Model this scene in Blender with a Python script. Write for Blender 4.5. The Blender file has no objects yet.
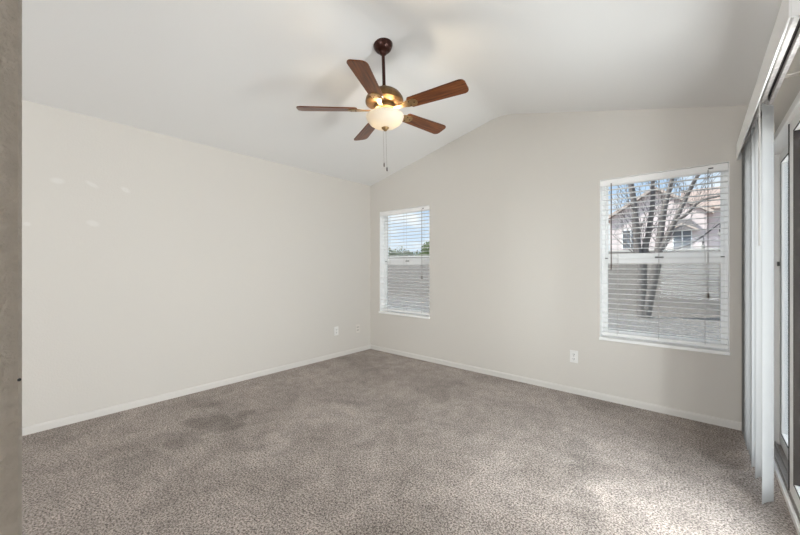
import bpy, bmesh, math, random
from mathutils import Vector, Matrix
S = bpy.context.scene
C = S.collection

# ------------------------------------------------------------------ camera, sky, lights, exposure
cd = bpy.data.cameras.new('camera')
cam = bpy.data.objects.new('camera', cd); C.objects.link(cam)
cd.sensor_width = 36.0
cd.lens = 344.4454 / 800 * 36.0
cd.clip_start = 0.02
cd.shift_y = -0.0006
cam.location = (0, 0, 1.2238)
cam.rotation_euler = (math.radians(90), 0, math.radians(40.7817))
S.camera = cam

w = bpy.data.worlds.new('sky'); S.world = w; w.use_nodes = True
nt = w.node_tree; nt.nodes.clear()
tc = nt.nodes.new('ShaderNodeTexCoord')
mp = nt.nodes.new('ShaderNodeMapping'); mp.inputs['Scale'].default_value = (2.2, 2.2, 5.0)
no = nt.nodes.new('ShaderNodeTexNoise'); no.inputs['Scale'].default_value = 1.9
no.inputs['Detail'].default_value = 6; no.inputs['Roughness'].default_value = .6
rp = nt.nodes.new('ShaderNodeValToRGB')
rp.color_ramp.elements[0].position = .46; rp.color_ramp.elements[0].color = (0, 0, 0, 1)
rp.color_ramp.elements[1].position = .60; rp.color_ramp.elements[1].color = (1, 1, 1, 1)
sp = nt.nodes.new('ShaderNodeSeparateXYZ')
gr = nt.nodes.new('ShaderNodeValToRGB')
gr.color_ramp.elements[0].position = .0; gr.color_ramp.elements[0].color = (.74, .84, .95, 1)
gr.color_ramp.elements[1].position = .45; gr.color_ramp.elements[1].color = (.26, .52, .88, 1)
mx = nt.nodes.new('ShaderNodeMix'); mx.data_type = 'RGBA'
mx.inputs[7].default_value = (.98, .99, 1.0, 1)
bg = nt.nodes.new('ShaderNodeBackground'); bg.inputs['Strength'].default_value = 1.0
wo = nt.nodes.new('ShaderNodeOutputWorld')
L = nt.links.new
L(tc.outputs['Generated'], mp.inputs['Vector']); L(mp.outputs[0], no.inputs['Vector'])
L(no.outputs[0], rp.inputs[0]); L(tc.outputs['Generated'], sp.inputs[0]); L(sp.outputs[2], gr.inputs[0])
L(rp.outputs[0], mx.inputs[0]); L(gr.outputs[0], mx.inputs[6]); L(mx.outputs[2], bg.inputs[0]); L(bg.outputs[0], wo.inputs[0])

def light(name, kind, loc, rot, energy, color=(1, 1, 1), **kw):
    d = bpy.data.lights.new(name, kind); d.energy = energy; d.color = color
    for k, v in kw.items(): setattr(d, k, v)
    o = bpy.data.objects.new(name, d); C.objects.link(o); o.location = loc; o.rotation_euler = rot
    return o
R = math.radians
light('sun', 'SUN', (0, -10, 20), (R(48), 0, R(-58)), 5.6, (1, .96, .9), angle=R(3))
# daylight coming in through the sliding glass door
def aim(d): return Vector(d).to_track_quat('-Z', 'Y').to_euler()
light('door_daylight', 'AREA', (.50, 1.84, 1.02), aim((-1, -.28, 0)), 94, (.98, .995, 1), shape='RECTANGLE', size=.30, size_y=1.9)
light('patio_daylight', 'AREA', (2.2, 3.4, 1.2), aim((-1, -.25, 0)), 105, (1, 1, 1), shape='RECTANGLE', size=2.4, size_y=2.2)
# added fill lamp behind the camera
light('rear_fill', 'AREA', (.1, -3.2, 1.2), aim((-.2, .9, .2)), 133, (.92, .967, 1), shape='RECTANGLE', size=1.6, size_y=1.5)

vs = S.view_settings
vs.view_transform = 'Standard'; vs.look = 'None'; vs.exposure = 0.13; vs.gamma = 1; vs.use_curve_mapping = False
S.cycles.max_bounces = 14; S.cycles.diffuse_bounces = 8; S.cycles.transparent_max_bounces = 24
S.cycles.caustics_reflective = False; S.cycles.caustics_refractive = False
S.cycles.use_denoising = True

# ------------------------------------------------------------------ materials
MATS = {}
def mat(name, col, rough=.6, metal=0, spec=.3, noise=None, bump=None, coord='Object'):
    """principled; noise=(scale, amount, detail) varies the value, bump=(scale, strength, distance)."""
    m = bpy.data.materials.new(name); m.use_nodes = True; n = m.node_tree.nodes; l = m.node_tree.links.new
    b = n['Principled BSDF']; b.inputs['Base Color'].default_value = (*col, 1); b.inputs['Roughness'].default_value = rough
    b.inputs['Metallic'].default_value = metal; b.inputs['Specular IOR Level'].default_value = spec
    t = n.new('ShaderNodeTexCoord')
    if noise:
        x = n.new('ShaderNodeTexNoise'); x.inputs['Scale'].default_value = noise[0]; x.inputs['Detail'].default_value = noise[2]
        l(t.outputs[coord], x.inputs['Vector'])
        r = n.new('ShaderNodeValToRGB'); a = noise[1]
        r.color_ramp.elements[0].position = .3; r.color_ramp.elements[1].position = .7
        r.color_ramp.elements[0].color = (*[c * (1 - a) for c in col], 1)
        r.color_ramp.elements[1].color = (*[min(1, c * (1 + a)) for c in col], 1)
        l(x.outputs[0], r.inputs[0]); l(r.outputs[0], b.inputs['Base Color'])
    if bump:
        x = n.new('ShaderNodeTexNoise'); x.inputs['Scale'].default_value = bump[0]; x.inputs['Detail'].default_value = 3
        l(t.outputs[coord], x.inputs['Vector'])
        q = n.new('ShaderNodeBump'); q.inputs['Strength'].default_value = bump[1]; q.inputs['Distance'].default_value = bump[2]
        l(x.outputs[0], q.inputs['Height']); l(q.outputs[0], b.inputs['Normal'])
    MATS[name] = m
    return m

WALL = (.665, .635, .592)
mat('wall_paint', WALL, .75, spec=.15, bump=(95, .25, .004))
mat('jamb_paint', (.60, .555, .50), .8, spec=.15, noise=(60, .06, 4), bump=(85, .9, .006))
mat('ceiling_paint', (.82, .815, .805), .85, spec=.1, bump=(95, .15, .003))
mat('trim_white', (.70, .675, .64), .45, spec=.3)
mat('vinyl_white', (.94, .94, .93), .35, spec=.4)
mat('slat_white', (.92, .915, .905), .4, spec=.35)
mat('door_frame', (.92, .905, .88), .4, spec=.4)
mat('gasket', (.035, .028, .025), .6)
mat('track_metal', (.50, .47, .45), .5, metal=.1, noise=(60, .2, 3))
mat('plate_white', (.82, .81, .79), .35, spec=.4)
mat('plate_cream', (.74, .70, .65), .4, spec=.4)
mat('slot_dark', (.03, .03, .03), .6)
mat('cord_brown', (.10, .075, .06), .6)
mat('cord_grey', (.36, .34, .32), .7)
mat('dark_metal', (.10, .095, .09), .4, metal=.5)
mat('bronze', (.045, .014, .009), .34, metal=.5, spec=.4)
mat('brass', (.36, .235, .115), .38, metal=.85, noise=(30, .25, 4))
mat('antique_brass', (.20, .115, .05), .36, metal=.7, noise=(30, .25, 4))
mat('chain', (.22, .18, .13), .4, metal=.6)
mat('block', (.47, .43, .40), .9, noise=(1.2, .12, 6), bump=(30, .5, .01))
mat('gravel', (.34, .31, .285), .95, noise=(16, .45, 8), bump=(22, 1.0, .04))
mat('concrete', (.55, .53, .50), .9, noise=(5, .08, 6))
mat('bark', (.20, .18, .17), .95, noise=(14, .25, 6), bump=(30, .8, .02))
mat('stucco_pink', (.78, .68, .665), .9, noise=(2, .05, 6), bump=(40, .3, .01))
mat('fascia', (.62, .52, .46), .8)
mat('roof_tile', (.47, .36, .31), .9, noise=(6, .2, 4), bump=(10, .6, .04))
mat('roof_grey', (.27, .25, .245), .9, noise=(8, .2, 4))
mat('window_dark', (.20, .215, .24), .15, spec=.6)
mat('leaf_green', (.21, .26, .12), .7, noise=(4, .35, 4))
mat('leaf_grey', (.32, .34, .25), .7, noise=(3, .3, 4))
mat('fabric_black', (.03, .03, .03), .7)

def glass(name, tint, refl, dirt=0.0, ior=1.3):
    m = bpy.data.materials.new(name); m.use_nodes = True; n = m.node_tree.nodes; l = m.node_tree.links.new; n.clear()
    o = n.new('ShaderNodeOutputMaterial'); t = n.new('ShaderNodeBsdfTransparent'); t.inputs[0].default_value = (*tint, 1)
    g = n.new('ShaderNodeBsdfGlossy'); g.inputs['Roughness'].default_value = .02
    f = n.new('ShaderNodeFresnel'); f.inputs[0].default_value = ior
    a = n.new('ShaderNodeMath'); a.operation = 'MULTIPLY'; a.inputs[1].default_value = refl
    x = n.new('ShaderNodeMixShader'); l(f.outputs[0], a.inputs[0]); l(a.outputs[0], x.inputs[0]); l(t.outputs[0], x.inputs[1]); l(g.outputs[0], x.inputs[2])
    if dirt:
        d = n.new('ShaderNodeBsdfDiffuse'); d.inputs[0].default_value = (.33, .32, .31, 1)
        y = n.new('ShaderNodeMixShader'); y.inputs[0].default_value = dirt
        l(x.outputs[0], y.inputs[1]); l(d.outputs[0], y.inputs[2]); x = y
    l(x.outputs[0], o.inputs[0]); MATS[name] = m
glass('glass_clear', (.96, .98, .98), .3)
glass('glass_door', (.95, .97, .975), .4, 0, 1.4)
glass('insect_screen', (1, 1, 1), 0, .20)

def translucent(name, col, tcol, f, rough=.5, spec=.2):
    m = bpy.data.materials.new(name); m.use_nodes = True; n = m.node_tree.nodes; l = m.node_tree.links.new
    b = n['Principled BSDF']; b.inputs['Base Color'].default_value = (*col, 1); b.inputs['Roughness'].default_value = rough
    b.inputs['Specular IOR Level'].default_value = spec
    t = n.new('ShaderNodeBsdfTranslucent'); t.inputs[0].default_value = (*tcol, 1)
    x = n.new('ShaderNodeMixShader'); x.inputs[0].default_value = f
    l(b.outputs[0], x.inputs[1]); l(t.outputs[0], x.inputs[2]); l(x.outputs[0], n['Material Output'].inputs[0])
    MATS[name] = m; return m
translucent('vane_fabric', (.43, .427, .42), (.46, .455, .445), .25)
translucent('alabaster', (.82, .78, .70), (.60, .55, .45), .19, .35, .4)

# wood of the fan blades: grain along the blade (its local X)
m = mat('blade_wood', (.20, .065, .025), .30, spec=.35); n = m.node_tree.nodes; l = m.node_tree.links.new
t = n.new('ShaderNodeTexCoord'); p_ = n.new('ShaderNodeMapping'); p_.inputs['Scale'].default_value = (5, 60, 60)
x = n.new('ShaderNodeTexNoise'); x.inputs['Scale'].default_value = 1.0; x.inputs['Detail'].default_value = 6
r = n.new('ShaderNodeValToRGB'); r.color_ramp.elements[0].position = .32; r.color_ramp.elements[0].color = (.062, .017, .007, 1)
r.color_ramp.elements[1].position = .68; r.color_ramp.elements[1].color = (.22, .070, .020, 1)
l(t.outputs['Object'], p_.inputs[0]); l(p_.outputs[0], x.inputs['Vector']); l(x.outputs[0], r.inputs[0]); l(r.outputs[0], n['Principled BSDF'].inputs['Base Color'])

# carpet: clumped tufts, soft patches where the pile was brushed the other way
m = mat('carpet', (.3, .25, .22), .95, spec=.05); n = m.node_tree.nodes; l = m.node_tree.links.new; b = n['Principled BSDF']
t = n.new('ShaderNodeTexCoord')
def nz(scale, detail, rough=.6, dist=0):
    x = n.new('ShaderNodeTexNoise'); x.inputs['Scale'].default_value = scale; x.inputs['Detail'].default_value = detail
    x.inputs['Roughness'].default_value = rough; x.inputs['Distortion'].default_value = dist
    l(t.outputs['Object'], x.inputs['Vector']); return x
def ramp(src, p0, c0, p1, c1):
    r = n.new('ShaderNodeValToRGB'); e = r.color_ramp.elements
    e[0].position = p0; e[0].color = (*c0, 1); e[1].position = p1; e[1].color = (*c1, 1); l(src, r.inputs[0]); return r
def mul(a, c, f=1.0):
    x = n.new('ShaderNodeMix'); x.data_type = 'RGBA'; x.blend_type = 'MULTIPLY'; x.inputs[0].default_value = f
    l(a, x.inputs[6]); l(c, x.inputs[7]); return x.outputs[2]
fine = nz(105, 4, .72, .3)
c1 = ramp(fine.outputs[0], .39, (.135, .106, .092), .59, (.60, .525, .475)).outputs[0]
flk = nz(130, 1, .5, .5)
c1 = mul(c1, ramp(flk.outputs[0], .36, (.42, .40, .39), .44, (1.06, 1.06, 1.06)).outputs[0])
big = nz(1.9, 3, .55, .6)
c2 = mul(c1, ramp(big.outputs[0], .36, (.82, .81, .80), .60, (1.08, 1.08, 1.08)).outputs[0])
mid = nz(9, 3, .6)
c3 = mul(c2, ramp(mid.outputs[0], .35, (.86, .86, .86), .65, (1.08, 1.08, 1.08)).outputs[0])
def patch(col, cx, cy, rx, ry, rot, val):
    """a brushed mark of its own shape in the pile"""
    mp = n.new('ShaderNodeMapping'); mp.vector_type = 'TEXTURE'
    mp.inputs['Location'].default_value = (cx, cy, 0); mp.inputs['Rotation'].default_value = (0, 0, R(rot)); mp.inputs['Scale'].default_value = (rx, ry, 50)
    wob = nz(7, 2); ad = n.new('ShaderNodeMix'); ad.data_type = 'RGBA'; ad.inputs[0].default_value = .12
    l(t.outputs['Object'], ad.inputs[6]); l(wob.outputs[1], ad.inputs[7])
    sc = n.new('ShaderNodeVectorMath'); sc.operation = 'MULTIPLY_ADD'
    sc.inputs[1].default_value = (.22, .22, 0); sc.inputs[2].default_value = (-.11, -.11, 0)
    l(wob.outputs[1], sc.inputs[0])
    av = n.new('ShaderNodeVectorMath'); l(t.outputs['Object'], av.inputs[0]); l(sc.outputs[0], av.inputs[1])
    l(av.outputs[0], mp.inputs[0])
    ln = n.new('ShaderNodeVectorMath'); ln.operation = 'LENGTH'; l(mp.outputs[0], ln.inputs[0])
    rr = ramp(ln.outputs['Value'], .75, (val, val, val), 1.05, (1, 1, 1))
    return mul(col, rr.outputs[0])
col = c3
for a in ((-2.86, 1.08, .26, .15, 30, .74), (-2.76, .84, .16, .13, 10, .80), (-2.84, 1.34, .14, .10, 40, .78), (-2.62, .55, .14, .2, 60, .84),
          (-3.3, 1.2, .12, .08, 40, .86), (-.55, 2.45, .10, .30, 25, .84), (-.35, 2.0, .06, .34, 20, 1.12), (-.48, 2.05, .06, .4, 20, .84),
          (-2.2, 2.2, .5, .07, 35, .88), (-1.5, 1.6, .5, .12, 130, 1.06), (-2.9, 3.1, .5, .08, 80, .9), (-.1, 1.5, .25, .1, 100, .88)):
    col = patch(col, *a)
l(col, b.inputs['Base Color'])
q = n.new('ShaderNodeBump'); q.inputs['Strength'].default_value = .8; q.inputs['Distance'].default_value = .012
l(fine.outputs[0], q.inputs['Height']); l(q.outputs[0], b.inputs['Normal'])
b.inputs['Sheen Weight'].default_value = .15

# left wall: same paint with five faint filler spots
def spotted_wall():
    m = mat('wall_paint_spotted', WALL, .75, spec=.15, bump=(95, .25, .004)); n = m.node_tree.nodes; l = m.node_tree.links.new
    t = n.new('ShaderNodeTexCoord'); last = None
    for (y, z, ry, rz, rot) in ((.285, 1.885, .040, .022, 0), (.483, 1.893, .045, .016, -28), (.70, 1.885, .035, .02, -30), (.489, 1.578, .040, .024, -15), (.125, 1.538, .02, .016, 0)):
        mp = n.new('ShaderNodeMapping'); mp.vector_type = 'TEXTURE'; mp.inputs['Location'].default_value = (-3.711, y, z)
        mp.inputs['Rotation'].default_value = (R(rot), 0, 0); mp.inputs['Scale'].default_value = (9, ry, rz)
        l(t.outputs['Object'], mp.inputs[0])
        ln = n.new('ShaderNodeVectorMath'); ln.operation = 'LENGTH'; l(mp.outputs[0], ln.inputs[0])
        mr = n.new('ShaderNodeMapRange'); mr.inputs[1].default_value = 1.25; mr.inputs[2].default_value = .6; l(ln.outputs['Value'], mr.inputs[0])
        if last is None: last = mr.outputs[0]
        else:
            ad = n.new('ShaderNodeMath'); ad.operation = 'MAXIMUM'; l(last, ad.inputs[0]); l(mr.outputs[0], ad.inputs[1]); last = ad.outputs[0]
    x = n.new('ShaderNodeMix'); x.data_type = 'RGBA'; x.inputs[6].default_value = (*WALL, 1); x.inputs[7].default_value = (.72, .695, .66, 1)
    l(last, x.inputs[0]); l(x.outputs[2], n['Principled BSDF'].inputs['Base Color'])
spotted_wall()

# garden wall of concrete blocks
m = MATS['block']; n = m.node_tree.nodes; l = m.node_tree.links.new; b = n['Principled BSDF']
t = n.new('ShaderNodeTexCoord'); mp = n.new('ShaderNodeMapping'); mp.inputs['Rotation'].default_value = (R(90), 0, 0)
br = n.new('ShaderNodeTexBrick'); br.inputs['Scale'].default_value = 1.0; br.inputs['Brick Width'].default_value = .41; br.inputs['Row Height'].default_value = .205
br.inputs['Mortar Size'].default_value = .008; br.inputs['Color1'].default_value = (.39, .355, .33, 1); br.inputs['Color2'].default_value = (.36, .33, .305, 1); br.inputs['Mortar'].default_value = (.29, .265, .25, 1)
l(t.outputs['Object'], mp.inputs[0]); l(mp.outputs[0], br.inputs['Vector']); l(br.outputs[0], b.inputs['Base Color'])

# ------------------------------------------------------------------ mesh builder
class MB:
    def __init__(s): s.bm = bmesh.new()
    def _place(s, vs_, M):
        if M is not None:
            for v in vs_: v.co = M @ v.co
    def box(s, x0, x1, y0, y1, z0, z1, bev=0, M=None):
        r = bmesh.ops.create_cube(s.bm, size=1); vs_ = r['verts']
        for v in vs_:
            v.co = Vector((x0 + (v.co.x + .5) * (x1 - x0), y0 + (v.co.y + .5) * (y1 - y0), z0 + (v.co.z + .5) * (z1 - z0)))
        s._place(vs_, M)
        if bev:
            ed = list({e for v in vs_ for e in v.link_edges})
            bmesh.ops.bevel(s.bm, geom=ed, offset=bev, segments=2, profile=.5, affect='EDGES')
        return s
    def tube(s, pts, rad, n=8, cap=True):
        pts = [Vector(p) for p in pts]; rings = []
        rad = rad if isinstance(rad, (list, tuple)) else [rad] * len(pts)
        up = None
        for i, p in enumerate(pts):
            d = (pts[min(i + 1, len(pts) - 1)] - pts[max(i - 1, 0)]).normalized()
            if up is None: up = Vector((0, 0, 1)) if abs(d.z) < .9 else Vector((1, 0, 0))
            a = d.cross(up).normalized(); b_ = a.cross(d).normalized(); up = b_
            rings.append([s.bm.verts.new(p + (a * math.cos(2 * math.pi * k / n) + b_ * math.sin(2 * math.pi * k / n)) * rad[i]) for k in range(n)])
        for i in range(len(rings) - 1):
            for k in range(n):
                s.bm.faces.new((rings[i][k], rings[i][(k + 1) % n], rings[i + 1][(k + 1) % n], rings[i + 1][k]))
        if cap:
            s.bm.faces.new(rings[0][::-1]); s.bm.faces.new(rings[-1])
        return s
    def lathe(s, prof, n=40, M=None, closed=False):
        rings = []; new = []
        for (r_, z) in prof:
            if r_ < 1e-6: v = s.bm.verts.new((0, 0, z)); rings.append([v]); new.append(v)
            else:
                ring = [s.bm.verts.new((r_ * math.cos(2 * math.pi * k / n), r_ * math.sin(2 * math.pi * k / n), z)) for k in range(n)]
                rings.append(ring); new += ring
        pairs = list(zip(rings, rings[1:])) + ([(rings[-1], rings[0])] if closed else [])
        for A, B in pairs:
            for k in range(n):
                k2 = (k + 1) % n
                if len(A) == 1 and len(B) == 1: continue
                if len(A) == 1: s.bm.faces.new((A[0], B[k2], B[k]))
                elif len(B) == 1: s.bm.faces.new((A[k], A[k2], B[0]))
                else: s.bm.faces.new((A[k], A[k2], B[k2], B[k]))
        s._place(new, M); return s
    def prism(s, poly, axis, a, b_, bev=0, M=None):
        """poly of 2D points extruded along axis from a to b_"""
        def P(u, v, t_): return {'x': (t_, u, v), 'y': (u, t_, v), 'z': (u, v, t_)}[axis]
        A = [s.bm.verts.new(P(u, v, a)) for u, v in poly]; B = [s.bm.verts.new(P(u, v, b_)) for u, v in poly]
        fs = [s.bm.faces.new(A), s.bm.faces.new(B)]
        k = len(poly)
        for i in range(k): fs.append(s.bm.faces.new((A[i], A[(i + 1) % k], B[(i + 1) % k], B[i])))
        s._place(A + B, M)
        if bev:
            ed = list({e for f in fs[:2] for e in f.edges})
            bmesh.ops.bevel(s.bm, geom=ed, offset=bev, segments=2, profile=.5, affect='EDGES')
        return s
    def build(s, name, material, parent=None, smooth=False, loc=None):
        bmesh.ops.recalc_face_normals(s.bm, faces=s.bm.faces[:])
        me = bpy.data.meshes.new(name); s.bm.to_mesh(me); s.bm.free()
        me.materials.append(MATS[material])
        if smooth:
            for p in me.polygons: p.use_smooth = True
            me.set_sharp_from_angle(angle=R(40))
        o = bpy.data.objects.new(name, me); C.objects.link(o)
        if parent: o.parent = parent
        if loc: o.location = loc
        return o

def empty(name, loc=(0, 0, 0), rz=0):
    o = bpy.data.objects.new(name, None); C.objects.link(o); o.location = loc; o.rotation_euler = (0, 0, rz); o.empty_display_size = .1
    return o
def tag(o, label, cat, group=None, kind=None):
    o['label'] = label; o['category'] = cat
    if group: o['group'] = group
    if kind: o['kind'] = kind
    return o
def struct(o, label, cat): return tag(o, label, cat, kind='structure')
def copy_to(src, parent, loc=None, rot=None):
    c = src.copy(); C.objects.link(c); c.parent = parent
    if loc is not None: c.location = loc
    if rot is not None: c.rotation_euler = rot
    return c

# ------------------------------------------------------------------ the room
LX, RX, BY = -3.711, .36, 3.6275          # left wall, right wall, back wall (inside faces)
H, HR, XR, HRT = 2.44, 2.916, -1.64, 2.405            # wall height, ridge height and ridge position
TW = .15                                  # wall thickness
FY = -4.4                                 # front end of the hall behind the camera
def roof(x): return H + (HR - H) * (x - LX) / (XR - LX) if x < XR else HRT + (HR - HRT) * (RX - x) / (RX - XR)

struct(MB().box(LX - TW, RX + TW, FY - TW, BY + TW, -.12, 0).build('floor', 'carpet'), 'taupe cut-pile carpet over the whole floor', 'carpet')
mb = MB()
# the drywall is eased over the ridge instead of meeting in a sharp crease
EW = .15
ease = []
for k in range(-6, 7):
    x_ = EW * k / 6; sl_ = (HR - H) / (XR - LX) if x_ < 0 else (HR - HRT) / (RX - XR)
    ease.append((XR + x_, HR - sl_ * EW / 2 - sl_ * x_ * x_ / (2 * EW)))
mb.prism([(LX - TW, roof(LX - TW))] + ease + [(RX + TW, roof(RX + TW)), (RX + TW, roof(RX + TW) + .15), (XR, HR + .15), (LX - TW, roof(LX - TW) + .15)], 'y', FY - TW, BY + TW + .6)  # runs on past the back wall: unseen overhang added to shade the blinds
struct(mb.build('ceiling', 'ceiling_paint', None, True), 'white vaulted ceiling', 'ceiling')
struct(MB().prism([(FY, -.02), (BY, -.02), (BY, H), (FY, H)], 'x', LX - TW, LX).build('wall_left', 'wall_paint_spotted'), 'long plain off-white left wall', 'wall')
WIN = [(-3.522, -2.6236), (-.6826, .1867)]; WZ0, WZ1 = .560, 2.03
def wall_cells(mb, xs, holes, y0, y1):
    for a, b_ in zip(xs, xs[1:]):
        hole = any(abs(a - h[0]) < 1e-6 for h in holes)
        if hole:
            mb.box(a, b_, y0, y1, -.02, WZ0)
            mb.prism([(a, WZ1), (b_, WZ1), (b_, roof(b_)), (a, roof(a))], 'y', y0, y1)
        else:
            mb.prism([(a, -.02), (b_, -.02), (b_, roof(b_)), (a, roof(a))], 'y', y0, y1)
mb = MB()
wall_cells(mb, [LX - TW, WIN[0][0], WIN[0][1], XR, WIN[1][0], WIN[1][1], RX + TW], WIN, BY, BY + TW)
bmesh.ops.remove_doubles(mb.bm, verts=mb.bm.verts[:], dist=1e-5)
struct(mb.build('wall_back', 'wall_paint'), 'off-white gabled back wall holding the two windows', 'wall')
DY0, DY1, DZ = 1.67, 3.50, 2.03
mb = MB().box(RX, RX + TW, FY, DY0, -.02, HRT).box(RX, RX + TW, DY1, BY, -.02, HRT).box(RX, RX + TW, DY0, DY1, DZ, HRT)
struct(mb.build('wall_right', 'wall_paint'), 'right wall around the sliding glass door', 'wall')
JX = -.60
# short wall stub just left of the camera; its bull-nosed textured end is the strip at the left edge of the photo
mb = MB()
poly = [(JX - .40, -.12), (JX - .012, -.12), (JX, -.108), (JX, .0047), (JX - .0035, .0132), (JX - .012, .0167), (JX - .40, .0167)]
mb.prism(poly, 'z', -.02, roof(JX - .40) - .02)
jamb = struct(mb.build('wall_front', 'jamb_paint', None, True), 'rough textured wall end at the left edge of the photo', 'wall')
MB().lathe([(0, .0012), (.0014, .0008), (.0019, -.0006), (0, -.001)], 10, Matrix.Translation((JX - .0005, .0140, 1.092)) @ Matrix.Rotation(R(45), 4, 'X') @ Matrix.Rotation(R(60), 4, 'Y')).build('paint_chip', 'slot_dark', jamb)
# rear end of the room, behind the camera
struct(MB().prism([(LX - TW, -.02), (RX + TW, -.02), (RX + TW, roof(RX + TW)), (XR, HR), (LX - TW, roof(LX - TW))], 'y', FY - TW, FY).build('wall_rear', 'wall_paint'), 'rear wall behind the camera', 'wall')

def base_poly(sgn): return [(0, 0), (.012 * sgn, 0), (.012 * sgn, .044), (.007 * sgn, .056), (0, .058)]
struct(MB().prism([(LX + a, z) for a, z in base_poly(1)], 'y', FY, BY).build('baseboard_left', 'trim_white'), 'low white baseboard along the left wall', 'baseboard')
struct(MB().prism([(BY + a, z) for a, z in base_poly(-1)], 'x', LX + .012, RX).build('baseboard_back', 'trim_white'), 'low white baseboard along the back wall', 'baseboard')
struct(MB().prism([(RX + a, z) for a, z in base_poly(-1)], 'y', DY1 + .02, BY - .012).build('baseboard_right', 'trim_white'), 'short white baseboard behind the vertical blind', 'baseboard')

# ------------------------------------------------------------------ windows
def window(name, x0, x1, label):
    z0, z1 = WZ0 + .018, WZ1
    w = struct(empty(name, ((x0 + x1) / 2, BY, WZ0)), label, 'window')
    O = Matrix.Translation((-(x0 + x1) / 2, -BY, -WZ0))
    yf0, yf1 = BY + .095, BY + .145
    mb = MB(); fw = .026
    for a in ((x0, x0 + fw, yf0, yf1, z0, z1), (x1 - fw, x1, yf0, yf1, z0, z1), (x0 + fw, x1 - fw, yf0, yf1, z1 - fw, z1), (x0 + fw, x1 - fw, yf0, yf1, z0, z0 + fw)):
        mb.box(*a, bev=.003, M=O)
    mb.build('window_frame', 'vinyl_white', w)
    mb = MB()
    mb.box(x0, x0 + .004, BY + .002, yf0, z0, z1, M=O).box(x1 - .004, x1, BY + .002, yf0, z0, z1, M=O).box(x0 + .004, x1 - .004, BY + .002, yf0, z1 - .004, z1, M=O)
    mb.build('jamb_liner', 'vinyl_white', w)
    zm = 1.30; sw = .020
    def sash(nm, za, zb, ya, yb, rail_lo, rail_hi):
        mb = MB()
        a0, a1 = x0 + fw, x1 - fw
        mb.box(a0, a0 + sw, ya, yb, za, zb, .002, O).box(a1 - sw, a1, ya, yb, za, zb, .002, O)
        mb.box(a0 + sw, a1 - sw, ya, yb, za, za + rail_lo, .002, O).box(a0 + sw, a1 - sw, ya, yb, zb - rail_hi, zb, .002, O)
        s_ = mb.build(nm, 'vinyl_white', w)
        MB().box(a0 + sw, a1 - sw, (ya + yb) / 2 - .002, (ya + yb) / 2 + .002, za + rail_lo, zb - rail_hi, M=O).build('glass_pane', 'glass_clear', s_)
        return s_
    sash('upper_sash', zm - .005, z1 - fw, yf0 + .026, yf1 - .004, .05, .02)
    lo = sash('lower_sash', z0 + fw, zm + .01, yf0 + .002, yf0 + .024, .032, .052)
    MB().box((x0 + x1) / 2 - .03, (x0 + x1) / 2 + .03, yf0 - .012, yf0 + .006, zm - .002, zm + .014, .003, O).build('sash_lock', 'dark_metal', lo)
    for xx in (x0 + fw + .012, x1 - fw - .008):
        MB().box(xx - .012, xx + .012, yf0 - .006, yf0 + .004, zm - .003, zm + .009, .002, O).build('tilt_latch', 'dark_metal', lo)
    sc = MB().box(x0 + fw, x1 - fw, yf1 + .001, yf1 + .002, z0 + fw, zm, M=O).build('insect_screen', 'insect_screen', w)
    MB().box(x0 - .004, x1 + .004, BY - .022, yf0, WZ0 - .008, WZ0 + .018, .004, O).build('window_sill', 'vinyl_white', w)
    return w
window('window_1', *WIN[0], 'narrow-looking window near the left corner of the back wall')
window('window_2', *WIN[1], 'large window on the right half of the back wall, tree behind it')

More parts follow.
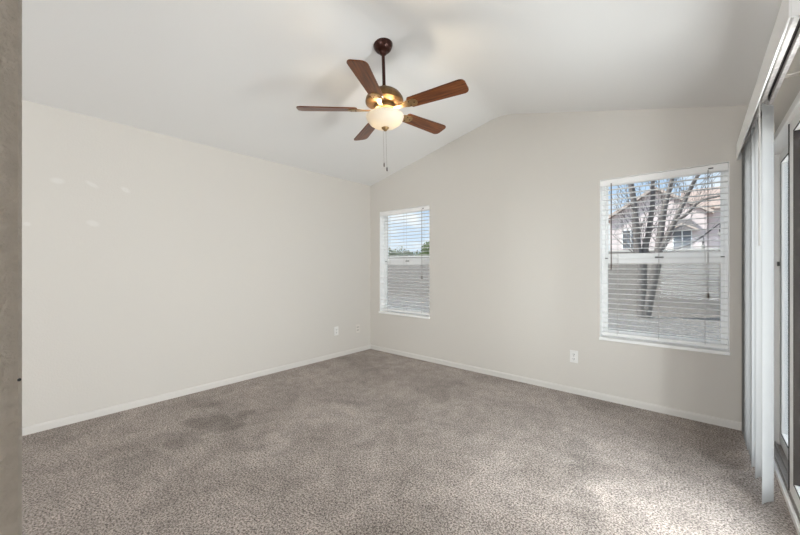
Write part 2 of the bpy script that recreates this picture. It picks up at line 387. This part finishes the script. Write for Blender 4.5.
def blind(x0, x1, label, tassel_z, wand):
    cx_ = (x0 + x1) / 2; hw = (x1 - x0) / 2 - .006
    yb = BY + .045
    t = tag(empty('window_blind', (cx_, yb, WZ0 + .018)), label, 'blind', 'white slatted blinds in the back wall windows')
    Z = -(WZ0 + .018)
    hd = MB().box(-hw + .004, hw - .004, -.024, .028, 1.985 + Z, 2.024 + Z, .002).build('headrail', 'slat_white', t)
    va = MB().prism([(-.040, 1.966), (-.026, 1.966), (-.026, 2.022), (-.040, 2.022), (-.044, 2.010), (-.044, 1.976)], 'x', -hw, hw, M=Matrix.Translation((0, 0, Z))).build('valance', 'slat_white', t)
    MB().box(hw - .115, hw - .085, -.0468, -.043, 1.991 + Z, 2.001 + Z, .001).build('emblem_plate', 'dark_metal', va)
    sl = None; zs = []; z = 1.936
    while z > .655: zs.append(z); z -= .0455
    # a slat: thin, slightly crowned
    mb = MB(); N = 6; top = []; 
    prof = [(-.025 + .05 * i / N, .0014 - .0022 * ((i / N - .5) * 2) ** 2) for i in range(N + 1)]
    poly = prof + [(y, z_ - .003) for y, z_ in reversed(prof)]
    mb.prism(poly, 'x', -hw, hw)
    sl = mb.build('slat', 'slat_white', t)
    for i, z in enumerate(zs):
        o = sl if i == 0 else copy_to(sl, t)
        o.location = (0, 0, z + Z); o.rotation_euler = (R(-.5), 0, 0)
    MB().box(-hw, hw, -.026, .026, .600 + Z, .622 + Z, .004).build('bottom_rail', 'slat_white', t)
    for fx in (.15, .50, .845):
        xx = -hw + 2 * hw * fx
        mb = MB()
        for yy in (-.0275, .0275): mb.tube([(xx, yy, 1.985 + Z), (xx, yy, .61 + Z)], .0011, 5)
        mb.build('ladder_cord', 'cord_grey', t)
    xx = hw - .115
    lc = MB()
    for dx in (-.003, .003): lc.tube([(xx + dx, -.05, 1.985 + Z), (xx + dx, -.05, tassel_z + .03 + Z)], .0012, 5)
    lc = lc.build('lift_cord', 'cord_brown', t)
    MB().lathe([(0, .045), (.004, .043), (.006, .03), (.010, .008), (.009, 0), (0, -.002)], 12, Matrix.Translation((xx, -.05, tassel_z + Z - .012))).build('cord_tassel', 'cord_brown', lc, True)
    if wand:
        mb = MB().tube([(-hw + .086, -.052, 1.985 + Z), (-hw + .086, -.052, 1.215 + Z)], .0042, 8)
        mb.lathe([(0, .0), (.005, .005), (.006, .03), (.0045, .05)], 10, Matrix.Translation((-hw + .086, -.052, 1.20 + Z)))
        mb.build('tilt_wand', 'cord_brown', t, True)
    return t
blind(*WIN[0], 'white open-slat blind in the narrower-looking window near the left corner', 1.08, False)
blind(*WIN[1], 'white open-slat blind in the large right window showing the tree, with a dark tilt wand', .99, True)

# ------------------------------------------------------------------ sliding glass door
d = struct(empty('door_1', (RX, (DY0 + DY1) / 2, 0)), 'white framed sliding glass door in the right wall', 'door')
O = Matrix.Translation((-RX, -(DY0 + DY1) / 2, 0))
mb = MB()
mb.box(RX - .006, RX + .115, DY1 - .045, DY1, 0, DZ, .003, O).box(RX - .006, RX + .115, DY0, DY0 + .045, 0, DZ, .003, O)
mb.box(RX - .006, RX + .115, DY0 + .045, DY1 - .045, DZ - .042, DZ, .003, O)
mb.build('door_frame', 'door_frame', d)
mb = MB().box(RX - .008, RX + .115, DY0, DY1, -.01, .018, .003, O)
for xx in (.012, .040, .068, .096): mb.box(RX + xx, RX + xx + .006, DY0 + .045, DY1 - .045, .018, .034, M=O)
mb.build('track', 'track_metal', d)
MB().box(RX - .011, RX + .003, DY0, DY1, -.008, .030, .003, O).build('track_edge', 'door_frame', d)
def panel(nm, ya, yb, xa, xb, gm, sw=.070):
    mb = MB(); z0, z1 = .036, DZ - .046
    mb.box(xa, xb, ya, ya + sw, z0, z1, .004, O).box(xa, xb, yb - sw, yb, z0, z1, .004, O)
    mb.box(xa, xb, ya + sw, yb - sw, z0, z0 + .085, .004, O).box(xa, xb, ya + sw, yb - sw, z1 - .07, z1, .004, O)
    p = mb.build(nm, 'door_frame', d)
    xm = (xa + xb) / 2
    MB().box(xm - .003, xm + .003, ya + sw, yb - sw, z0 + .085, z1 - .07, M=O).build('glass_pane', gm, p)
    g = MB(); gw = .007
    for x_ in (xa - .0015, xb - .0005):
        g.box(x_, x_ + .002, ya + sw - gw, ya + sw, z0 + .085 - gw, z1 - .07 + gw, M=O).box(x_, x_ + .002, yb - sw, yb - sw + gw, z0 + .085 - gw, z1 - .07 + gw, M=O)
        g.box(x_, x_ + .002, ya + sw, yb - sw, z0 + .085 - gw, z0 + .085, M=O).box(x_, x_ + .002, ya + sw, yb - sw, z1 - .07, z1 - .07 + gw, M=O)
    if nm == 'sliding_panel': g.box(xa - .001, xb + .001, yb - sw - gw, yb - sw + .0005, z0 + .085, z1 - .07, M=O)
    g.build('gasket', 'gasket', p)
    return p
fp = panel('fixed_panel', 2.64, DY1 - .045, RX + .062, RX + .098, 'glass_door')
spn = panel('sliding_panel', DY0 + .045, 2.74, RX + .012, RX + .048, 'glass_clear', .11)
MB().box(RX + .008, RX + .060, 2.738, 2.746, .036, DZ - .046, M=O).build('weather_strip', 'gasket', spn)
mb = MB().box(RX - .02, RX + .012, DY0 + .06, DY0 + .085, .9, 1.15, .006, O); mb.build('door_handle', 'door_frame', spn, True)
MB().box(RX + .050, RX + .062, DY1 - .075, DY1 - .055, 1.23, 1.26, .003, O).build('catch', 'dark_metal', fp)

# vertical blind pushed to the far end of the door
vb = tag(empty('vertical_blind', (.27, 2.62, 2.10)), 'white vertical blind stacked at the far side of the sliding glass door', 'blind')
O = Matrix.Translation((-.27, -2.62, -2.10))
mb = MB().box(.222, .228, 1.65, 3.592, 2.022, 2.142, .002, O)
mb.box(.228, RX, 1.65, 1.656, 2.022, 2.142, .002, O).box(.228, RX, 3.586, 3.592, 2.022, 2.142, .002, O)
mb.build('valance', 'slat_white', vb)
mb = MB().box(.246, .262, 1.67, 3.575, 2.062, 2.105, .002, O).box(.278, .294, 1.67, 3.575, 2.062, 2.105, .002, O).box(.262, .278, 1.67, 3.575, 2.092, 2.105, M=O)
hr = mb.build('headrail', 'track_metal', vb)
MB().box(.262, .278, 1.68, 3.57, 2.084, 2.092, M=O).build('track_slot', 'gasket', hr)
for y in (1.95, 2.36, 3.10):
    MB().box(.29, RX, y - .012, y + .012, 2.098, 2.104, M=O).box(RX - .004, RX, y - .012, y + .012, 2.035, 2.098, M=O).build('bracket', 'plate_cream', vb)
VY = [3.54, 3.475, 3.41, 3.345, 3.275, 3.205, 3.135, 3.065, 3.005, 2.945, 2.80, 2.525]
# a vane: 89 mm wide, slightly curved in section
N = 8; pr = [(-.0445 + .089 * i / N, .006 * (1 - ((i / N - .5) * 2) ** 2) - .003) for i in range(N + 1)]
poly = pr + [(x_, y_ - .0012) for x_, y_ in reversed(pr)]
mb = MB().prism(poly, 'z', .035 - 2.10, 2.045 - 2.10)
vane = mb.build('vane', 'vane_fabric', vb, True)
hk = MB().box(-.008, .008, -.004, .004, -.056, -.036).box(-.003, .003, -.003, .003, -.038, -.008).build('vane_clip', 'cord_grey', vane)
random.seed(4)
for i, y in enumerate(VY):
    v = vane if i == 0 else copy_to(vane, vb)
    v.location = (-.003, y - 2.62, 0); v.rotation_euler = (0, 0, R(57 + (random.uniform(-4, 4) if i < 11 else 0)))
    if i: copy_to(hk, v)
MB().tube([(.235, 2.47, 2.06), (.2355, 2.468, 1.33)], .004, 8).build('tilt_wand', 'cord_grey', vb, True).location = (-.27, -2.62, -2.10)

# ------------------------------------------------------------------ ceiling fan
FX, FYc = -1.768, 1.878
fan = tag(empty('ceiling_fan', (FX - .012, FYc - .010, 2.886)), 'five-blade dark wood ceiling fan with lit bowl light hanging from the vaulted ceiling', 'ceiling fan')
Zf = -2.874
def lat(prof, name, material, n=40, parent=fan, at=(0, 0, 0), smooth=True):
    return MB().lathe(prof, n, Matrix.Translation((at[0], at[1], Zf + at[2]))).build(name, material, parent, smooth)
# the fan hangs a little out of plumb; the canopy follows the slope of the ceiling
fw_ = Vector((-math.sin(R(40.78)), math.cos(R(40.78)), 0)); rt = Vector((fw_.y, -fw_.x, 0))
TILT = Matrix.Rotation(R(-1.6), 4, fw_)
fan.rotation_euler = TILT.to_euler()
Mc = TILT.inverted() @ Matrix.Rotation(-math.atan(.225), 4, 'Y')
MB().lathe([(0, .012), (.071, .012), (.073, -.004), (.070, -.016), (.060, -.036), (.046, -.050), (.032, -.056), (0, -.057)], 40, Mc).build('canopy', 'bronze', fan, True)
lat([(0, 2.848), (.024, 2.842), (.031, 2.825), (.028, 2.807), (.016, 2.795), (0, 2.793)], 'hanger_ball', 'bronze')
lat([(.0125, 2.81), (.0125, 2.54), (0, 2.54)], 'downrod', 'bronze', 16)
lat([(0, 2.565), (.020, 2.565), (.024, 2.545), (.05, 2.538), (.088, 2.524), (.118, 2.502), (.138, 2.472), (.143, 2.450), (.141, 2.438), (.128, 2.430), (.09, 2.420), (0, 2.414)], 'motor_housing', 'antique_brass', 56)
lat([(0, 2.414), (.075, 2.414), (.08, 2.406), (.08, 2.388), (.062, 2.378), (.058, 2.352), (.064, 2.342), (.064, 2.336), (0, 2.336)], 'light_fitter', 'brass', 48)
bowl = [(.132, 2.347), (.140, 2.341), (.141, 2.333), (.134, 2.311), (.115, 2.285), (.084, 2.265), (.046, 2.256), (.012, 2.254), (.012, 2.258), (.046, 2.260), (.082, 2.269), (.111, 2.289), (.130, 2.314), (.136, 2.333), (.132, 2.342)]
lat(bowl, 'light_bowl', 'alabaster', 56)
lat([(0, 2.262), (.018, 2.260), (.029, 2.253), (.027, 2.247), (.016, 2.238), (.010, 2.230), (0, 2.225)], 'finial', 'brass', 24)
lat([(0, 2.34), (.004, 2.34), (.004, 2.245), (0, 2.245)], 'bowl_rod', 'brass', 10)
phi0, ZB, RT = 3.9504, 2.387, .640
# blade: along local X, rounded tip, pitched about its length
def blade_outline():
    pts = []; r0, r1 = .205, RT; w0, w1 = .052, .066
    pts += [(r0 + .012, -w0), (r0, -w0 + .014), (r0, w0 - .014), (r0 + .012, w0)]
    c = .034
    pts += [(r1 - c, w1)]
    for k in range(1, 7): a = math.pi / 2 * (1 - k / 6); pts.append((r1 - c + c * math.cos(a), w1 - c + c * math.sin(a)))
    for k in range(0, 7): a = -math.pi / 2 * (k / 6); pts.append((r1 - c + c * math.cos(a), -w1 + c + c * math.sin(a)))
    return pts
PITCH = R(-13)
bl = MB().prism(blade_outline(), 'z', -.004, .004, .0015, Matrix.Rotation(PITCH, 4, 'X')).build('fan_blade', 'blade_wood', fan)
mb = MB()
mb.prism([(.075, -.016), (.15, -.014), (.195, -.034), (.25, -.036), (.268, -.020), (.274, 0), (.268, .020), (.25, .036), (.195, .034), (.15, .014), (.075, .016)], 'z', -.0105, -.0042, .0015, Matrix.Rotation(PITCH, 4, 'X'))
iron = mb.build('blade_iron', 'brass', fan)
screws = []
for (xx, yy) in ((.215, -.02), (.215, .02), (.25, 0)):
    screws.append(MB().lathe([(0, -.0130), (.004, -.0125), (.0055, -.0105), (0, -.0105)], 10, Matrix.Rotation(PITCH, 4, 'X') @ Matrix.Translation((xx, yy, 0))).build('screw', 'bronze', iron))
for k in range(5):
    a = phi0 + k * 2 * math.pi / 5
    o = bl if k == 0 else copy_to(bl, fan); o.location = (0, 0, ZB + Zf); o.rotation_euler = (0, 0, a)
    o = iron if k == 0 else copy_to(iron, fan); o.location = (0, 0, ZB + Zf); o.rotation_euler = (0, 0, a)
    if k:
        for sc_ in screws: copy_to(sc_, o)
# pull chains on the far side of the bowl
for (dx, zb_) in ((-.022, 2.035), (.0, 2.000)):
    p = fw_ * .150 + rt * dx
    ch = MB().tube([fw_ * .06 + rt * dx + Vector((0, 0, 2.362 + Zf)), p * .97 + Vector((0, 0, 2.362 + Zf)), p + Vector((0, 0, 2.352 + Zf)), p + Vector((0, 0, zb_ + Zf))], .0007, 6).build('pull_chain', 'chain', fan)
    MB().lathe([(0, .034), (.003, .032), (.0045, .02), (.0045, .006), (.003, 0), (0, -.001)], 10, Matrix.Translation((p.x, p.y, zb_ + Zf - .03))).build('chain_pull', 'bronze', ch, True)
for s_ in (-1, 1):
    q_ = rt * (.05 * s_)
    b_ = light('bulb', 'POINT', (q_.x, q_.y, 2.300 + Zf), (0, 0, 0), 5.0 if s_ > 0 else 3.2, (1, .84, .62), shadow_soft_size=.022)
    b_.parent = fan

# ------------------------------------------------------------------ outlets
def outlet(loc, rz, label, pm='plate_white', slots=True):
    t = tag(empty('wall_outlet', loc, rz), label, 'outlet', 'electrical wall plates')
    MB().box(-.036, .036, -.006, 0, -.059, .059, .003).build('cover_plate', pm, t)
    for z in (-.022, .022):
        f = MB().prism([(-.016, z - .011), (-.011, z - .015), (.011, z - .015), (.016, z - .011), (.016, z + .011), (.011, z + .015), (-.011, z + .015), (-.016, z + .011)], 'y', -.0085, -.004, .001).build('receptacle', pm, t)
        MB().box(-.008, -.005, -.0092, -.008, z - .003, z + .007).box(.005, .008, -.0092, -.008, z - .003, z + .007).lathe([(0, 0), (.0028, 0), (.0028, .001), (0, .001)], 10, Matrix.Translation((0, -.0082, z - .008)) @ Matrix.Rotation(R(90), 4, 'X')).build('slots', 'slot_dark', f)
    MB().lathe([(0, .0075), (.003, .007), (.0035, .0055), (0, .0055)], 10, Matrix.Rotation(R(90), 4, 'X')).build('screw', 'cord_grey', t)
    return t
outlet((-.903, BY, .357), 0, 'white outlet on the back wall left below the large window')
outlet((LX, 2.975, .356), R(90), 'white outlet on the left wall, farther from the room corner')
t = tag(empty('cable_plate', (LX, 3.365, .335), R(90)), 'wall-coloured plate with two dark jacks on the left wall nearest the corner', 'wall plate')
MB().box(-.036, .036, -.006, 0, -.059, .059, .003).build('cover_plate', 'plate_cream', t)
for z in (-.02, .022): MB().box(-.02, .02, -.008, -.005, z - .006, z + .006, .001).build('jack', 'cord_grey', t)

# ------------------------------------------------------------------ outside
GZ = -.12
struct(MB().box(-60, 60, BY + TW, 70, GZ - .3, GZ).box(RX + TW, 60, -15, BY + TW, GZ - .3, GZ).box(-60, LX - TW, -15, BY + TW, GZ - .3, GZ).build('ground', 'gravel'), 'tan gravel yard outside', 'ground')
struct(MB().box(RX + TW + .002, 4.2, 0, 6.2, GZ, -.04).build('patio_slab', 'concrete'), 'concrete patio slab outside the sliding door', 'patio')
gw = tag(empty('garden_wall', (0, 12.5, GZ)), 'grey concrete block wall behind the bare tree', 'garden wall')
MB().box(-40, 22, 0, .2, -.05, 1.80).build('block_courses', 'block', gw)
MB().box(-40, 22, -.02, .22, 1.80, 1.86, .005).build('wall_cap', 'concrete', gw)

# bare tree
random.seed(11)
tr = tag(empty('bare_tree', (-1.06, 11.2, GZ)), 'leafless multi-stemmed tree in the gravel outside the large window', 'tree')
O0 = Vector((-1.06, 11.2, GZ))
def stem(pts, r0, r1, tw, depth=3):
    P = [Vector(p) - O0 for p in pts]
    # smooth path
    path = []
    for i in range(len(P) - 1):
        p0, p1, p2, p3 = P[max(i - 1, 0)], P[i], P[i + 1], P[min(i + 2, len(P) - 1)]
        for s_ in range(4):
            u = s_ / 4
            path.append(.5 * ((2 * p1) + (p2 - p0) * u + (2 * p0 - 5 * p1 + 4 * p2 - p3) * u * u + (3 * p1 - p0 - 3 * p2 + p3) * u ** 3))
    path.append(P[-1]); n_ = len(path)
    rad = [r0 + (r1 - r0) * i / (n_ - 1) for i in range(n_)]
    MB().tube(path, rad, 9).build('trunk', 'bark', tr, True)
    for i in range(n_ // 4, n_):
        for _ in range(1):
            dirn = (path[i] - path[i - 1]).normalized()
            grow(tw, path[i], dirn, rad[i] * .15, random.uniform(.5, 1.1), depth - (i % 2))
def grow(tw, p, d_, r_, ln, depth):
    ax = Vector((random.uniform(-1, 1), random.uniform(-1, 1), random.uniform(-.4, .8))).normalized()
    d_ = (d_ * .75 + ax * .75 + Vector((0, 0, .25))).normalized()
    pts = [p.copy()]; k = 4
    for i in range(k):
        d_ = (d_ + Vector((random.uniform(-.25, .25), random.uniform(-.25, .25), random.uniform(-.1, .25)))).normalized()
        pts.append(pts[-1] + d_ * ln / k)
    r_ = max(r_, .004)
    tw.tube(pts, [r_ * (1 - .55 * i / k) for i in range(k + 1)], 5)
    if depth > 0:
        for _ in range(2):
            grow(tw, pts[random.randint(2, k)], d_, r_ * .5, ln * random.uniform(.55, .85), depth - 1)
tw = MB()
stem([(-1.10, 11.2, -.16), (-1.13, 11.2, .34), (-1.12, 11.2, 1.30), (-1.21, 11.2, 1.63), (-1.25, 11.15, 2.36), (-1.32, 11.1, 3.26), (-1.50, 11.0, 4.4), (-1.6, 10.9, 5.2)], .135, .04, tw)
stem([(-1.12, 11.2, .9), (-1.09, 11.26, 1.30), (-1.05, 11.32, 1.81), (-.985, 11.35, 2.15), (-.90, 11.4, 2.99), (-.90, 11.5, 3.6), (-.7, 11.7, 4.9)], .10, .035, tw)
stem([(-1.05, 11.2, -.16), (-.965, 11.2, .38), (-.80, 11.2, 1.30), (-.77, 11.2, 1.62), (-.698, 11.2, 2.34), (-.628, 11.15, 2.80), (-.486, 11.1, 3.42), (-.25, 11.0, 4.4)], .125, .04, tw)
stem([(-.79, 11.2, 1.55), (-.628, 11.15, 1.86), (-.386, 11.0, 2.47), (-.134, 10.9, 3.09), (.035, 10.8, 3.44), (.4, 10.7, 4.1)], .075, .025, tw)
stem([(-.386, 11.0, 2.40), (-.211, 10.95, 2.50), (.053, 10.9, 2.79), (.45, 10.8, 2.86), (.9, 10.7, 2.80)], .045, .016, tw)
o = tw.build('twigs', 'bark', tr); o['kind'] = 'stuff'

# string light between tree and right
sl_ = tag(empty('string_light', (0, 8.5, 1.8)), 'dark outdoor string light with hanging bulbs in front of the pink house', 'string light')
pts = [(-.9, 10.6, 1.75), (-.45, 9.4, 1.55), (-.10, 8.5, 1.65), (.08, 8.5, 1.80), (.34, 8.5, 2.04), (.9, 8.5, 2.5), (1.6, 8.4, 3.0)]
MB().tube([Vector(p) - Vector((0, 8.5, 1.8)) for p in pts], .008, 6).build('cord', 'fabric_black', sl_)
for (x_, y_, z_) in ((.085, 8.5, 1.80), (.315, 8.5, 2.01), (-.15, 8.62, 1.62), (.75, 8.5, 2.38)):
    b_ = MB().tube([(x_, y_ - 8.5, z_ - 1.8), (x_, y_ - 8.5, z_ - 1.8 - .10)], .006, 6).lathe([(0, .0), (.014, 0), (.016, -.05), (0, -.05)], 12, Matrix.Translation((x_, y_ - 8.5, z_ - 1.9))).build('socket', 'fabric_black', sl_)
    MB().lathe([(.012, -.05), (.03, -.075), (.034, -.10), (.022, -.128), (0, -.135)], 14, Matrix.Translation((x_, y_ - 8.5, z_ - 1.9))).build('lamp_bulb', 'cord_grey', b_, True)

# pink house
HY = 32
hs = tag(empty('house', (0, HY, GZ)), 'pink stucco house with tan roof edges beyond the block wall', 'house')
def hp(mb, name, material, parent=hs): return mb.build(name, material, parent, loc=(0, -HY, -GZ)) if parent is hs else mb.build(name, material, parent)
mb = MB().prism([(-5.3, GZ), (.5, GZ), (.5, 5.1), (-2.4, 6.95), (-5.3, 5.1)], 'y', HY, HY + 10).box(.5, 12, HY + .8, HY + 10, GZ, 5.35)
hp(mb, 'house_wall', 'stucco_pink')
sl2 = (6.95 - 5.1) / 2.9
mb = MB().prism([(-5.65, 5.1 - .35 * sl2 + .06), (-2.4, 7.01), (.85, 5.1 - .35 * sl2 + .06), (.85, 5.1 - .35 * sl2 + .24), (-2.4, 7.19), (-5.65, 5.1 - .35 * sl2 + .24)], 'y', HY - .4, HY + 10.2)
mb.prism([(HY + .3, 5.32), (HY + 5.5, 7.5), (HY + 10.4, 5.32), (HY + 10.4, 5.48), (HY + 5.5, 7.66), (HY + .3, 5.48)], 'x', -1.0, 12.3)
hp(mb, 'roof', 'roof_tile')
mb = MB().prism([(-5.68, 5.1 - .36 * sl2 - .02), (-2.4, 6.97), (.88, 5.1 - .36 * sl2 - .02), (.88, 5.1 - .36 * sl2 + .22), (-2.4, 7.2), (-5.68, 5.1 - .36 * sl2 + .22)], 'y', HY - .46, HY - .40)
mb.box(.9, 12.3, HY + .24, HY + .30, 5.28, 5.48)
hp(mb, 'fascia', 'fascia')
for (x0, x1, z0, z1) in ((-4.42, -3.38, 2.70, 4.06), (-1.30, -.33, 2.50, 3.86), (3.2, 4.5, 2.6, 4.0)):
    yy = HY if x1 < .5 else HY + .8
    fr = MB()
    fr.box(x0 - .06, x1 + .06, yy - .06, yy + .02, z1, z1 + .07).box(x0 - .06, x1 + .06, yy - .06, yy + .02, z0 - .07, z0).box(x0 - .06, x0, yy - .06, yy + .02, z0, z1).box(x1, x1 + .06, yy - .06, yy + .02, z0, z1)
    xm = (x0 + x1) / 2; fr.box(xm - .035, xm + .035, yy - .06, yy + .02, z0, z1)
    f = hp(fr, 'house_window', 'vinyl_white')
    MB().box(x0, x1, yy - .02, yy + .01, z0, z1).build('pane', 'window_dark', f)
mb = MB().prism([(-1.72, 3.80), (-1.25, 4.62), (-.35, 4.62), (.10, 3.80)], 'y', HY - .5, HY)
hd = hp(mb, 'window_hood', 'roof_grey')
MB().prism([(-1.75, 3.70), (-1.2, 4.02), (-.8, 4.22), (-.4, 4.02), (.14, 3.70), (.14, 3.84), (-.8, 4.36), (-1.75, 3.84)], 'y', HY - .56, HY - .5).build('hood_fascia', 'fascia', hd)

# leafy plants far behind the small window and beside the patio
def bush(name, loc, h, rad, n_, leaf, label, cat, group, material, trunk):
    t = tag(empty(name, loc), label, cat, group)
    mb = MB()
    clumps = [(Vector((random.uniform(-.6, .6) * rad, random.uniform(-.6, .6) * rad, h * random.uniform(.35 if trunk else .15, .85))), rad * random.uniform(.35, .6)) for _ in range(9)]
    for _ in range(n_):
        c, rr = random.choice(clumps)
        v = Vector((random.gauss(0, 1), random.gauss(0, 1), random.gauss(0, .8))).normalized() * rr * random.uniform(.6, 1)
        p = c + v
        if p.z < .02: p.z = random.uniform(.02, .2)
        a = Vector((random.uniform(-1, 1), random.uniform(-1, 1), random.uniform(-1, 1))).normalized() * leaf
        b_ = a.orthogonal().normalized() * leaf * .5
        f = [mb.bm.verts.new(p - a), mb.bm.verts.new(p + b_), mb.bm.verts.new(p + a), mb.bm.verts.new(p - b_)]
        mb.bm.faces.new(f)
    mb.build('foliage', material, t)
    if trunk:
        MB().tube([(0, 0, -.05), (.05, 0, h * .3), (0, .05, h * .6)], [rad * .08, rad * .06, rad * .03], 8).build('trunk', 'bark', t, True)
        MB().tube([(.04, 0, h * .25), (rad * .3, .1, h * .55)], [rad * .05, rad * .02], 7).build('branch', 'bark', t, True)
    else:
        MB().tube([(0, 0, -.05), (0, 0, h * .5)], [.03, .015], 6).build('stem', 'bark', t)
    return t
gname = 'trees beyond the block wall'
bush('leafy_tree', (-21.3, 29.5, GZ), 4.5, 1.5, 1800, .13, 'taller green tree at the right edge of the view through the small window', 'tree', gname, 'leaf_green', True)
bush('leafy_tree', (-27.2, 31, GZ), 4.1, 1.7, 1800, .13, 'low grey-green tree at the left edge of the view through the small window', 'tree', gname, 'leaf_grey', True)
bush('leafy_tree', (-26.6, 35.6, GZ), 4.1, 2.0, 1800, .13, 'low tree in the middle of the view through the small window', 'tree', gname, 'leaf_grey', True)
bush('shrub', (2.35, 8.9, GZ), 2.5, .75, 2600, .06, 'green shrub seen through the sliding glass door', 'shrub', None, 'leaf_green', False)
